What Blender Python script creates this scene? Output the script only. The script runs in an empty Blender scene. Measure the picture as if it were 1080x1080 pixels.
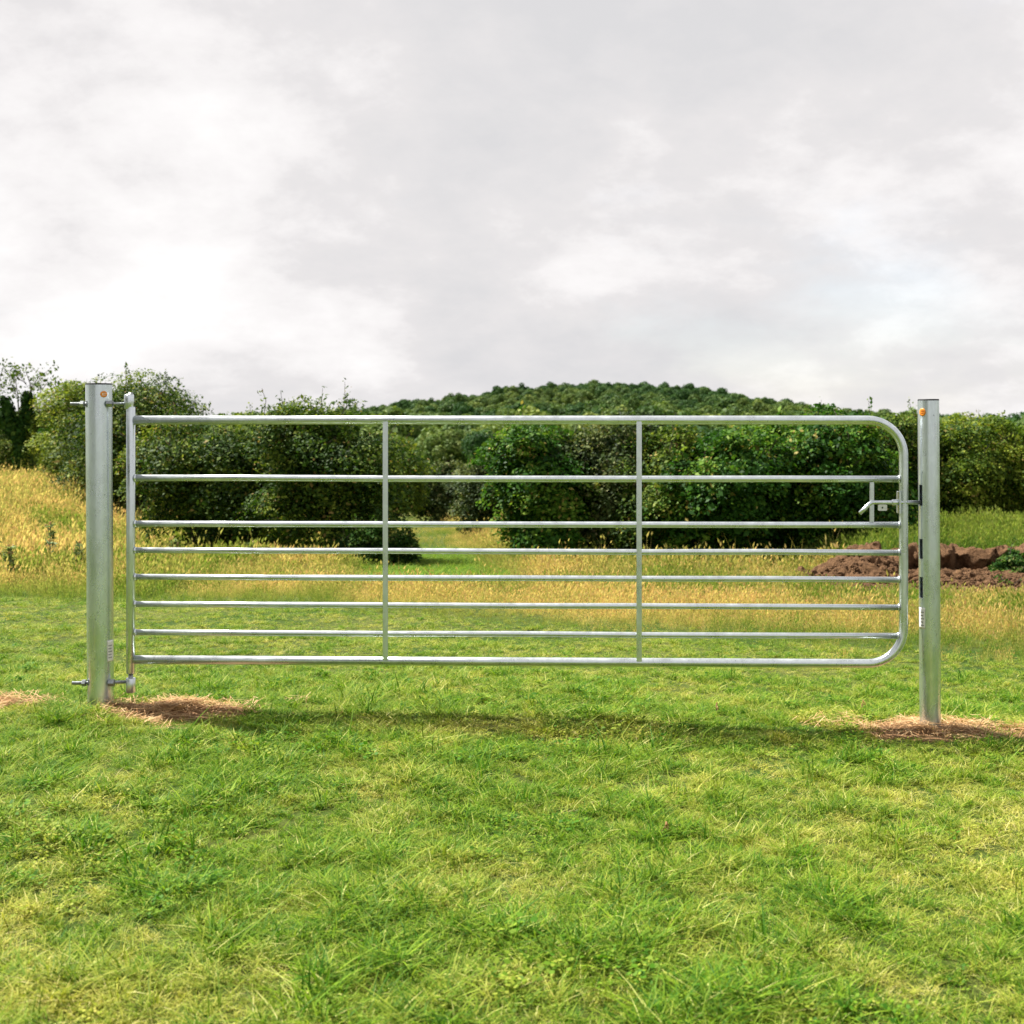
import bpy, bmesh, math
import numpy as np
from mathutils import Vector, Matrix

R = math.radians
scene = bpy.context.scene
COL = scene.collection

# ------------------------------------------------------------------ camera
cam_data = bpy.data.cameras.new('camera')
cam = bpy.data.objects.new('camera', cam_data)
COL.objects.link(cam)
cam.location = (0, 0, 1.33)
cam.rotation_euler = (R(90), 0, 0)
cam_data.lens = 45
cam_data.sensor_width = 36
cam_data.shift_y = -0.0898
cam_data.clip_start = 0.1
cam_data.clip_end = 9000
cam_data.dof.use_dof = True
cam_data.dof.focus_distance = 6.0
cam_data.dof.aperture_fstop = 5.0
scene.camera = cam

# ------------------------------------------------------------------ light
SUN_DIR = Vector((-0.87 * math.cos(R(57)), 0.50 * math.cos(R(57)), math.sin(R(57)))).normalized()
sun_data = bpy.data.lights.new('sun', 'SUN')
sun_data.energy = 5.0
sun_data.angle = R(0.53)
sun_data.color = (1.0, 0.95, 0.86)
sun = bpy.data.objects.new('sun', sun_data)
COL.objects.link(sun)
sun.rotation_euler = (-SUN_DIR).to_track_quat('-Z', 'Y').to_euler()
sun.location = SUN_DIR * 50

scene.view_settings.view_transform = 'Standard'
scene.view_settings.look = 'None'
scene.view_settings.gamma = 1
scene.view_settings.exposure = 1.45
scene.view_settings.use_curve_mapping = False
scene.cycles.max_bounces = 5
scene.cycles.diffuse_bounces = 3
scene.cycles.glossy_bounces = 3
scene.cycles.transmission_bounces = 3
scene.cycles.transparent_max_bounces = 2
scene.cycles.caustics_reflective = False
scene.cycles.caustics_refractive = False
scene.cycles.sample_clamp_indirect = 4.0

world = bpy.data.worlds.new('World')
scene.world = world
world.use_nodes = True
nt = world.node_tree
nt.nodes.clear()


def N(tree, kind, **kw):
    n = tree.nodes.new(kind)
    for k, v in kw.items():
        if k.startswith('i_'):
            key = k[2:]
            key = int(key) if key.isdigit() else key.replace('_', ' ')
            n.inputs[key].default_value = v
        else:
            setattr(n, k, v)
    return n


def ramp(tree, stops, fac=None, interp='LINEAR'):
    n = tree.nodes.new('ShaderNodeValToRGB')
    n.color_ramp.interpolation = interp
    e = n.color_ramp.elements
    while len(e) < len(stops):
        e.new(0.5)
    for el, (p, c) in zip(e, stops):
        el.position = p
        el.color = (c[0], c[1], c[2], 1) if len(c) == 3 else c
    if fac is not None:
        tree.links.new(fac, n.inputs[0])
    return n


def math_node(tree, op, a, b=None):
    n = tree.nodes.new('ShaderNodeMath')
    n.operation = op
    for i, v in enumerate((a, b)):
        if v is None:
            continue
        if isinstance(v, (int, float)):
            n.inputs[i].default_value = v
        else:
            tree.links.new(v, n.inputs[i])
    return n.outputs[0]


L = nt.links.new
sky = N(nt, 'ShaderNodeTexSky', sky_type='NISHITA', sun_disc=False)
sky.sun_elevation = R(58)
sky.sun_rotation = math.atan2(SUN_DIR.x, SUN_DIR.y)
tc = N(nt, 'ShaderNodeTexCoord')
sep = N(nt, 'ShaderNodeSeparateXYZ')
L(tc.outputs['Generated'], sep.inputs[0])
# cloud layer: the direction meets a gently curved cloud deck
zz = math_node(nt, 'ADD', math_node(nt, 'MAXIMUM', sep.outputs[2], 0.0), 0.42)
u = math_node(nt, 'DIVIDE', sep.outputs[0], zz)
v = math_node(nt, 'DIVIDE', sep.outputs[1], zz)
comb = N(nt, 'ShaderNodeCombineXYZ')
L(u, comb.inputs[0]); L(v, comb.inputs[1])
mapn = N(nt, 'ShaderNodeMapping')
mapn.inputs['Location'].default_value = (-6.04, 26.15, -3.76)
L(comb.outputs[0], mapn.inputs[0])
n1 = N(nt, 'ShaderNodeTexNoise', i_Scale=1.5, i_Detail=9.0, i_Roughness=0.54, i_Distortion=0.0)
L(mapn.outputs[0], n1.inputs['Vector'])
n2 = N(nt, 'ShaderNodeTexNoise', i_Scale=1.1, i_Detail=7.0, i_Roughness=0.55, i_Distortion=0.0)
map2 = N(nt, 'ShaderNodeMapping')
map2.inputs['Location'].default_value = (11.64, 6.17, 2.0)
L(comb.outputs[0], map2.inputs[0])
L(map2.outputs[0], n2.inputs['Vector'])
n3 = N(nt, 'ShaderNodeTexNoise', i_Scale=4.6, i_Detail=9.0, i_Roughness=0.62, i_Distortion=0.1)
L(mapn.outputs[0], n3.inputs['Vector'])
nmix = math_node(nt, 'ADD', math_node(nt, 'MULTIPLY', n1.outputs[0], 0.68), math_node(nt, 'MULTIPLY', n3.outputs[0], 0.32))
cl = ramp(nt, [(0.37, (2.80, 2.77, 2.83)), (0.465, (3.15, 3.06, 3.08)), (0.505, (3.55, 3.45, 3.45)), (0.60, (4.05, 3.97, 3.95))], nmix)
gap = ramp(nt, [(0.29, (0.80, 0.80, 0.80)), (0.43, (1, 1, 1))], n2.outputs[0], 'EASE')
mixc = N(nt, 'ShaderNodeMix', data_type='RGBA')
L(gap.outputs[0], mixc.inputs[0])
skyb = N(nt, 'ShaderNodeVectorMath', operation='SCALE')
L(sky.outputs[0], skyb.inputs[0]); skyb.inputs[3].default_value = 1.0
L(skyb.outputs[0], mixc.inputs[6])
L(cl.outputs[0], mixc.inputs[7])
bg = N(nt, 'ShaderNodeBackground', i_Strength=0.096)
L(mixc.outputs[2], bg.inputs[0])
wo = N(nt, 'ShaderNodeOutputWorld')
L(bg.outputs[0], wo.inputs[0])

# ------------------------------------------------------------------ helpers
rng = np.random.default_rng(11)


def tag(o, label=None, cat=None, group=None, kind=None):
    if label: o['label'] = label
    if cat: o['category'] = cat
    if group: o['group'] = group
    if kind: o['kind'] = kind
    return o


def empty(name, loc=(0, 0, 0), rz=0.0):
    o = bpy.data.objects.new(name, None)
    o.empty_display_size = 0.1
    COL.objects.link(o)
    o.location = loc
    o.rotation_euler = (0, 0, rz)
    return o


def link_mesh(name, me, mat=None, parent=None, col=COL):
    o = bpy.data.objects.new(name, me)
    if col is not None:
        col.objects.link(o)
    if mat is not None and not me.materials:
        me.materials.append(mat)
    if parent is not None:
        o.parent = parent
    return o


def np_mesh(name, V, F, tint=None, smooth=False):
    """V (n,3); F (m,k) index array, or list of such arrays."""
    me = bpy.data.meshes.new(name)
    Fs = F if isinstance(F, list) else [F]
    Fs = [f for f in Fs if len(f)]
    V = np.asarray(V, dtype=np.float32)
    me.vertices.add(len(V))
    me.vertices.foreach_set('co', V.ravel())
    idx = np.concatenate([f.ravel() for f in Fs]).astype(np.int32)
    sizes = np.concatenate([np.full(len(f), f.shape[1]) for f in Fs]).astype(np.int32)
    starts = np.concatenate([[0], np.cumsum(sizes)[:-1]]).astype(np.int32)
    me.loops.add(len(idx))
    me.loops.foreach_set('vertex_index', idx)
    me.polygons.add(len(sizes))
    me.polygons.foreach_set('loop_start', starts)
    if smooth:
        me.polygons.foreach_set('use_smooth', np.ones(len(sizes), dtype=bool))
    if tint is not None:
        a = me.attributes.new('tint', 'FLOAT', 'FACE')
        a.data.foreach_set('value', np.asarray(tint, dtype=np.float32))
    me.update(calc_edges=True)
    return me


def bm_mesh(name, bm, smooth=True):
    me = bpy.data.meshes.new(name)
    if smooth:
        for f in bm.faces: f.smooth = True
    bm.normal_update()
    bm.to_mesh(me)
    bm.free()
    return me


def _hash(ix, iy, seed):
    h = (ix * 374761393 + iy * 668265263 + seed * 974634777) & 0x7fffffff
    h = ((h ^ (h >> 13)) * 1274126177) & 0x7fffffff
    return ((h ^ (h >> 16)) & 0xffff) / 65535.0


def vnoise(x, y, seed=0):
    x = np.asarray(x, dtype=float); y = np.asarray(y, dtype=float)
    ix = np.floor(x).astype(np.int64); iy = np.floor(y).astype(np.int64)
    fx = x - ix; fy = y - iy
    fx = fx * fx * (3 - 2 * fx); fy = fy * fy * (3 - 2 * fy)
    a = _hash(ix, iy, seed); b = _hash(ix + 1, iy, seed)
    c = _hash(ix, iy + 1, seed); d = _hash(ix + 1, iy + 1, seed)
    return (a * (1 - fx) + b * fx) * (1 - fy) + (c * (1 - fx) + d * fx) * fy


def fbm(x, y, seed=0, octs=3):
    s = 0; a = 0.5; t = 0
    for i in range(octs):
        s = s + a * vnoise(x * 2 ** i, y * 2 ** i, seed + i * 17); t += a; a *= 0.5
    return s / t


def sm(a, b, x):
    t = np.clip((np.asarray(x, dtype=float) - a) / (b - a), 0, 1)
    return t * t * (3 - 2 * t)


def gz(x, y):
    x = np.asarray(x, dtype=float); y = np.asarray(y, dtype=float)
    z = -0.058 - 0.0246 * np.clip(x, -7, 7) * (1 - sm(8, 20, y))
    z = z - 0.05 * np.maximum(0, np.minimum(y, 80) - 6) - 0.025 * np.maximum(0, np.minimum(y, 250) - 80)
    z = z + 1.0 * sm(-5.4, -9.6, x) * sm(11, 22, y) * (1 - sm(45, 90, y))
    z = z + 0.36 * sm(3.7, 4.7, x) * sm(14.9, 15.4, y) * (1 - sm(19, 24, y))
    z = z + (fbm(x * 0.9, y * 0.9, 3) - 0.5) * 0.05 * (1 - sm(60, 120, y))
    return z


def gzf(x, y):
    return float(gz(np.array([x]), np.array([y]))[0])


def tube(V, F, pts, radii, sides=8, cap=True):
    """append a tapered tube to lists V (verts), F (quads)"""
    pts = [Vector(p) for p in pts]
    n = len(pts)
    base = len(V)
    prev = None
    for i, p in enumerate(pts):
        d = (pts[min(i + 1, n - 1)] - pts[max(i - 1, 0)]).normalized()
        if prev is None:
            ref = Vector((0, 0, 1)) if abs(d.z) < 0.9 else Vector((1, 0, 0))
            a = d.cross(ref).normalized()
        else:
            a = (prev - d * prev.dot(d)).normalized()
        prev = a
        b = d.cross(a)
        for k in range(sides):
            t = 2 * math.pi * k / sides
            V.append(tuple(p + (a * math.cos(t) + b * math.sin(t)) * radii[i]))
    for i in range(n - 1):
        for k in range(sides):
            k2 = (k + 1) % sides
            F.append((base + i * sides + k, base + i * sides + k2, base + (i + 1) * sides + k2, base + (i + 1) * sides + k))
    if cap:
        for i in (0, n - 1):
            c = len(V)
            V.append(tuple(pts[i]))
            for k in range(sides):
                k2 = (k + 1) % sides
                a_, b_ = base + i * sides + k, base + i * sides + k2
                F.append((c, b_, a_, a_) if i == 0 else (c, a_, b_, b_))


def tube_mesh(name, pts, radii, sides=24, smooth=True):
    V, F = [], []
    if isinstance(radii, (int, float)):
        radii = [radii] * len(pts)
    tube(V, F, pts, radii, sides, cap=False)
    bm = bmesh.new()
    bv = [bm.verts.new(v) for v in V]
    for f in F: bm.faces.new([bv[i] for i in f])
    n = len(pts)
    bm.faces.new(list(reversed(bv[:sides])))
    bm.faces.new(bv[(n - 1) * sides:])
    me = bpy.data.meshes.new(name)
    for f in bm.faces: f.smooth = len(f.verts) == 4
    bm.normal_update(); bm.to_mesh(me); bm.free()
    return me


def box_bm(bm, c, s, bevel=0.0):
    r = bmesh.ops.create_cube(bm, size=1)
    for v in r['verts']:
        v.co = Vector((c[0] + v.co.x * s[0], c[1] + v.co.y * s[1], c[2] + v.co.z * s[2]))
    if bevel:
        es = list({e for v in r['verts'] for e in v.link_edges})
        bmesh.ops.bevel(bm, geom=es, offset=bevel, segments=2, affect='EDGES')


# ------------------------------------------------------------------ materials
def new_mat(name):
    m = bpy.data.materials.new(name)
    m.use_nodes = True
    m.node_tree.nodes.clear()
    return m, m.node_tree, m.node_tree.links.new


def out(t, sock):
    o = t.nodes.new('ShaderNodeOutputMaterial')
    t.links.new(sock, o.inputs[0])
    return o


def galvanised(name, lo=0.58, hi=0.78, rough=(0.22, 0.40), scale=38.0, tintc=(0.93, 1.0, 1.03)):
    m, t, l = new_mat(name)
    tcn = N(t, 'ShaderNodeTexCoord')
    vor = N(t, 'ShaderNodeTexVoronoi', i_Scale=scale * 2.2)
    n = N(t, 'ShaderNodeTexNoise', i_Scale=scale * 0.35, i_Detail=6.0, i_Roughness=0.65)
    mp = N(t, 'ShaderNodeMapping')
    mp.inputs['Scale'].default_value = (1, 1, 0.45)
    l(tcn.outputs['Object'], mp.inputs[0])
    l(mp.outputs[0], vor.inputs['Vector']); l(mp.outputs[0], n.inputs['Vector'])
    bw = N(t, 'ShaderNodeRGBToBW'); l(vor.outputs['Color'], bw.inputs[0])
    mix = math_node(t, 'ADD', math_node(t, 'MULTIPLY', bw.outputs[0], 0.22), math_node(t, 'MULTIPLY', n.outputs[0], 0.78))
    c = ramp(t, [(0.25, tuple(lo * k for k in tintc)), (0.75, tuple(hi * k for k in tintc))], mix)
    r = N(t, 'ShaderNodeMapRange', i_3=rough[0], i_4=rough[1]); l(n.outputs[0], r.inputs[0])
    r.inputs[1].default_value = 0.3; r.inputs[2].default_value = 0.7
    # scattered dark specks and runs in the zinc
    sp = N(t, 'ShaderNodeTexNoise', i_Scale=95.0, i_Detail=2.0)
    l(mp.outputs[0], sp.inputs['Vector'])
    spr = ramp(t, [(0.70, (1, 1, 1)), (0.76, (0.45, 0.47, 0.48))], sp.outputs[0])
    mu = N(t, 'ShaderNodeMix', data_type='RGBA', blend_type='MULTIPLY', i_0=1.0)
    l(c.outputs[0], mu.inputs[6]); l(spr.outputs[0], mu.inputs[7])
    p = N(t, 'ShaderNodeBsdfPrincipled', i_Metallic=0.92)
    l(mu.outputs[2], p.inputs['Base Color']); l(r.outputs[0], p.inputs['Roughness'])
    bmp = N(t, 'ShaderNodeBump', i_Strength=0.12, i_Distance=0.004)
    l(n.outputs[0], bmp.inputs['Height']); l(bmp.outputs[0], p.inputs['Normal'])
    out(t, p.outputs[0])
    return m


def plain(name, col, rough=0.6, metal=0.0, noise=0.15):
    m, t, l = new_mat(name)
    n = N(t, 'ShaderNodeTexNoise', i_Scale=60.0, i_Detail=4.0)
    tcn = N(t, 'ShaderNodeTexCoord'); l(tcn.outputs['Object'], n.inputs['Vector'])
    c = ramp(t, [(0.3, tuple(k * (1 - noise) for k in col)), (0.7, tuple(min(1, k * (1 + noise)) for k in col))], n.outputs[0])
    p = N(t, 'ShaderNodeBsdfPrincipled', i_Metallic=metal, i_Roughness=rough)
    l(c.outputs[0], p.inputs['Base Color'])
    out(t, p.outputs[0])
    return m


def leafy(name, stops, trans=0.35, inst=None, inst_stops=None, spec=0.10, rough=0.6, trans_gain=1.5):
    """foliage: per-face tint drives the colour ramp; optional per-instance dryness"""
    m, t, l = new_mat(name)
    a = N(t, 'ShaderNodeAttribute', attribute_name='tint')
    c = ramp(t, stops, a.outputs['Fac'])
    col = c.outputs[0]
    if inst:
        b = N(t, 'ShaderNodeAttribute', attribute_name=inst, attribute_type='INSTANCER')
        c2 = ramp(t, inst_stops, a.outputs['Fac'])
        mx = N(t, 'ShaderNodeMix', data_type='RGBA')
        l(b.outputs['Fac'], mx.inputs[0]); l(col, mx.inputs[6]); l(c2.outputs[0], mx.inputs[7])
        col = mx.outputs[2]
    p = N(t, 'ShaderNodeBsdfPrincipled', i_Roughness=rough)
    p.inputs['Specular IOR Level'].default_value = spec
    l(col, p.inputs['Base Color'])
    tr = N(t, 'ShaderNodeBsdfTranslucent')
    g = N(t, 'ShaderNodeMix', data_type='RGBA', blend_type='MULTIPLY', i_0=1.0)
    g.inputs[7].default_value = (trans_gain, trans_gain, trans_gain * 0.62, 1)
    l(col, g.inputs[6]); l(g.outputs[2], tr.inputs[0])
    ms = N(t, 'ShaderNodeMixShader', i_0=trans)
    l(p.outputs[0], ms.inputs[1]); l(tr.outputs[0], ms.inputs[2])
    out(t, ms.outputs[0])
    return m


GALV = galvanised('galvanised_steel')
GALV_POST = galvanised('galvanised_post', 0.60, 0.80, (0.21, 0.35), 26.0, (0.90, 0.98, 1.04))
BOLT = galvanised('zinc_bolt', 0.22, 0.42, (0.35, 0.55), 60.0)
CAP = plain('dark_cap_plastic', (0.02, 0.022, 0.025), 0.5)
ORANGE = plain('orange_sticker', (0.75, 0.24, 0.015), 0.45)
ORANGE_DK = plain('orange_print', (0.42, 0.09, 0.01), 0.5)
WHITE = plain('white_label', (0.78, 0.77, 0.74), 0.5, noise=0.04)
GREYPRINT = plain('grey_print', (0.30, 0.30, 0.31), 0.5)
BARK = plain('bark', (0.07, 0.055, 0.04), 0.9, noise=0.4)
STEM = plain('plant_stem', (0.10, 0.13, 0.05), 0.8)
DEADSTEM = plain('dead_stem', (0.13, 0.065, 0.03), 0.9)

# ground sheet: soil and thatch under the grass
m, t, l = new_mat('field_ground')
g_ = N(t, 'ShaderNodeNewGeometry')
na = N(t, 'ShaderNodeTexNoise', i_Scale=1.3, i_Detail=6.0)
nb = N(t, 'ShaderNodeTexNoise', i_Scale=22.0, i_Detail=6.0, i_Roughness=0.7)
l(g_.outputs['Position'], na.inputs['Vector']); l(g_.outputs['Position'], nb.inputs['Vector'])
ca = ramp(t, [(0.35, (0.030, 0.070, 0.010)), (0.65, (0.085, 0.105, 0.024))], na.outputs[0])
cb = ramp(t, [(0.3, (0.35, 0.35, 0.32)), (0.7, (1.3, 1.25, 1.1))], nb.outputs[0])
mu = N(t, 'ShaderNodeMix', data_type='RGBA', blend_type='MULTIPLY', i_0=1.0)
l(ca.outputs[0], mu.inputs[6]); l(cb.outputs[0], mu.inputs[7])
p = N(t, 'ShaderNodeBsdfPrincipled', i_Roughness=0.95)
p.inputs['Specular IOR Level'].default_value = 0.1
l(mu.outputs[2], p.inputs['Base Color'])
bp = N(t, 'ShaderNodeBump', i_Strength=0.8, i_Distance=0.03)
l(nb.outputs[0], bp.inputs['Height']); l(bp.outputs[0], p.inputs['Normal'])
out(t, p.outputs[0])
GROUND = m


def soil(name, lo, hi, scale):
    m, t, l = new_mat(name)
    g_ = N(t, 'ShaderNodeNewGeometry')
    na = N(t, 'ShaderNodeTexNoise', i_Scale=scale, i_Detail=9.0, i_Roughness=0.72)
    l(g_.outputs['Position'], na.inputs['Vector'])
    c = ramp(t, [(0.3, lo), (0.68, hi)], na.outputs[0])
    p = N(t, 'ShaderNodeBsdfPrincipled', i_Roughness=0.95)
    p.inputs['Specular IOR Level'].default_value = 0.1
    l(c.outputs[0], p.inputs['Base Color'])
    bp = N(t, 'ShaderNodeBump', i_Strength=1.0, i_Distance=0.05)
    l(na.outputs[0], bp.inputs['Height']); l(bp.outputs[0], p.inputs['Normal'])
    out(t, p.outputs[0])
    return m


EARTH = soil('bare_earth', (0.042, 0.022, 0.012), (0.19, 0.108, 0.056), 18.0)
PATCH = soil('dug_soil', (0.20, 0.105, 0.052), (0.48, 0.29, 0.15), 60.0)

TURF = leafy('turf_blade',
             [(0.0, (0.016, 0.072, 0.007)), (0.35, (0.058, 0.160, 0.008)), (0.7, (0.195, 0.295, 0.016)), (1.0, (0.60, 0.58, 0.22))],
             0.30, 'dry',
             [(0.0, (0.065, 0.115, 0.012)), (0.35, (0.24, 0.28, 0.026)), (0.7, (0.49, 0.45, 0.11)), (1.0, (0.66, 0.58, 0.32))])
TALL = leafy('hay_blade',
             [(0.0, (0.040, 0.110, 0.016)), (0.5, (0.085, 0.180, 0.022)), (0.85, (0.16, 0.24, 0.035)), (1.0, (0.20, 0.25, 0.06))],
             0.4, 'dry',
             [(0.0, (0.20, 0.23, 0.045)), (0.4, (0.42, 0.37, 0.11)), (0.75, (0.56, 0.46, 0.20)), (1.0, (0.50, 0.33, 0.18))])
THATCH = leafy('dead_straw',
               [(0.0, (0.26, 0.135, 0.06)), (0.5, (0.47, 0.29, 0.14)), (1.0, (0.62, 0.46, 0.26))], 0.2)

LEAF = {
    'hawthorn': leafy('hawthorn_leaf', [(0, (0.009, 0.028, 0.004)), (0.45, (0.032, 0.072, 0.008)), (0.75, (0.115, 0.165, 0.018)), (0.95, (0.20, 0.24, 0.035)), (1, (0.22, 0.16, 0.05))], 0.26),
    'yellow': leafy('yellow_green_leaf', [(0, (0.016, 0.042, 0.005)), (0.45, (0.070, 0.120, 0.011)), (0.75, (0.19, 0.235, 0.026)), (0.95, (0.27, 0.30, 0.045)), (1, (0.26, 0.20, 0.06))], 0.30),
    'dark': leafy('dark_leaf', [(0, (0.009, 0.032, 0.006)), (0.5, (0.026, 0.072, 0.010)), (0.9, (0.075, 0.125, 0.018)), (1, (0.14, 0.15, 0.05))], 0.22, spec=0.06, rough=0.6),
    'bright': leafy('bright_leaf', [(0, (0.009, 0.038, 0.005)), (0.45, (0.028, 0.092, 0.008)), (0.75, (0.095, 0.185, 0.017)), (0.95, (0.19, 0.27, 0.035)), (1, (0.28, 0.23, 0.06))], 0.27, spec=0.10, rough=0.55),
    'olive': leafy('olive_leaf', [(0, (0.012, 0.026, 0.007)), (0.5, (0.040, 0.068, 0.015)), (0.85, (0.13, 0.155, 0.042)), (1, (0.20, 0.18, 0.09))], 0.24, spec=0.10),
}
VALLEY = leafy('valley_tree_leaf', [(0, (0.035, 0.075, 0.016)), (0.5, (0.085, 0.135, 0.026)), (1, (0.18, 0.22, 0.06))], 0.24)
WEED = leafy('weed_leaf', [(0, (0.09, 0.14, 0.05)), (1, (0.20, 0.25, 0.11))], 0.3)
WOOD = leafy('woodland_leaf',
             [(0, (0.012, 0.038, 0.011)), (0.5, (0.028, 0.076, 0.017)), (1, (0.070, 0.130, 0.026))], 0.22, 'dry',
             [(0, (0.040, 0.085, 0.018)), (0.5, (0.105, 0.155, 0.030)), (1, (0.20, 0.235, 0.055))])

# ------------------------------------------------------------------ ground
ys = np.concatenate([np.arange(-12, 2, 1.0), np.arange(2, 26, 0.22), 26 * 1.09 ** np.arange(0, 62)])
xr = np.concatenate([np.arange(0, 12, 0.28), 12 * 1.13 ** np.arange(0, 46)])
xs = np.concatenate([-xr[:0:-1], xr])
GX, GY = np.meshgrid(xs, ys)
V = np.stack([GX, GY, gz(GX, GY)], -1).reshape(-1, 3)
nx, ny = len(xs), len(ys)
ii = (np.arange(ny - 1)[:, None] * nx + np.arange(nx - 1)[None, :]).ravel()
Fq = np.stack([ii, ii + 1, ii + 1 + nx, ii + nx], -1)
ground = link_mesh('ground', np_mesh('ground', V, Fq, smooth=True), GROUND)
tag(ground, kind='structure')


# wooded hill beyond the valley
def hill_z(x, y):
    ridge = np.exp(-((x - 62) / 112.0) ** 2 * np.where(x > 62, 1.30, 0.80))
    side = 0.45 * np.exp(-((x + 140) / 140.0) ** 2)
    prof = sm(370, 700, y) * (1 - 0.6 * sm(760, 1100, y))
    n = (fbm(x / 60.0, y / 60.0, 71) - 0.5) * 3.0
    return -8.6 + (24.6 * ridge + 8.5 * side + n) * prof + 0.0


hx = np.linspace(-520, 560, 90); hy = np.linspace(205, 1150, 80)
HX, HY = np.meshgrid(hx, hy)
edge = sm(-520, -470, HX) * (1 - sm(510, 560, HX)) * (1 - sm(1080, 1150, HY)) * sm(205, 225, HY)
HZ = hill_z(HX, HY) * edge + (-9.5) * (1 - edge)
V = np.stack([HX, HY, HZ], -1).reshape(-1, 3)
ii = (np.arange(79)[:, None] * 90 + np.arange(89)[None, :]).ravel()
Fq = np.stack([ii, ii + 1, ii + 91, ii + 90], -1)
hill = link_mesh('hill', np_mesh('hill', V, Fq, smooth=True), plain('hill_floor', (0.035, 0.06, 0.02), 0.95, noise=0.4))
tag(hill, kind='structure')


# ------------------------------------------------------------------ scatter (for stuff only)
def scatter(name, protos, P, rotz, scale, tilt=None, dry=None, idx=None):
    """one 'stuff' object whose geometry nodes place tuft meshes on measured points"""
    n = len(P)
    me = bpy.data.meshes.new(name)
    me.vertices.add(n)
    me.vertices.foreach_set('co', np.asarray(P, dtype=np.float32).ravel())
    rot = np.zeros((n, 3), dtype=np.float32); rot[:, 2] = rotz
    if tilt is not None: rot[:, :2] = tilt
    a = me.attributes.new('rot', 'FLOAT_VECTOR', 'POINT'); a.data.foreach_set('vector', rot.ravel())
    sc = np.asarray(scale, dtype=np.float32)
    if sc.ndim == 1: sc = np.repeat(sc[:, None], 3, 1)
    a = me.attributes.new('scl', 'FLOAT_VECTOR', 'POINT'); a.data.foreach_set('vector', sc.ravel())
    a = me.attributes.new('dry', 'FLOAT', 'POINT')
    a.data.foreach_set('value', np.zeros(n, np.float32) if dry is None else np.asarray(dry, np.float32))
    a = me.attributes.new('pick', 'INT', 'POINT')
    a.data.foreach_set('value', (rng.integers(0, len(protos), n) if idx is None else idx).astype(np.int32))
    o = bpy.data.objects.new(name, me); COL.objects.link(o)
    ng = bpy.data.node_groups.new(name + '_scatter', 'GeometryNodeTree')
    ng.interface.new_socket('Geometry', in_out='INPUT', socket_type='NodeSocketGeometry')
    ng.interface.new_socket('Geometry', in_out='OUTPUT', socket_type='NodeSocketGeometry')
    gi = ng.nodes.new('NodeGroupInput'); go = ng.nodes.new('NodeGroupOutput')
    c = bpy.data.collections.new(name + '_kinds')
    for k, pm in enumerate(protos):
        c.objects.link(bpy.data.objects.new('%s_kind_%02d' % (name, k), pm))
    ci = ng.nodes.new('GeometryNodeCollectionInfo')
    ci.inputs['Collection'].default_value = c
    ci.inputs['Separate Children'].default_value = True
    ci.inputs['Reset Children'].default_value = True
    iop = ng.nodes.new('GeometryNodeInstanceOnPoints')
    iop.inputs['Pick Instance'].default_value = True

    def attr(nm, typ):
        q = ng.nodes.new('GeometryNodeInputNamedAttribute'); q.data_type = typ
        q.inputs[0].default_value = nm
        return q.outputs[0]
    ng.links.new(gi.outputs[0], iop.inputs['Points'])
    ng.links.new(ci.outputs[0], iop.inputs['Instance'])
    ng.links.new(attr('pick', 'INT'), iop.inputs['Instance Index'])
    e2r = ng.nodes.new('FunctionNodeEulerToRotation')
    ng.links.new(attr('rot', 'FLOAT_VECTOR'), e2r.inputs[0])
    ng.links.new(e2r.outputs[0], iop.inputs['Rotation'])
    ng.links.new(attr('scl', 'FLOAT_VECTOR'), iop.inputs['Scale'])
    ng.links.new(iop.outputs[0], go.inputs[0])
    md = o.modifiers.new('scatter', 'NODES'); md.node_group = ng
    tag(o, kind='stuff')
    return o


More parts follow.
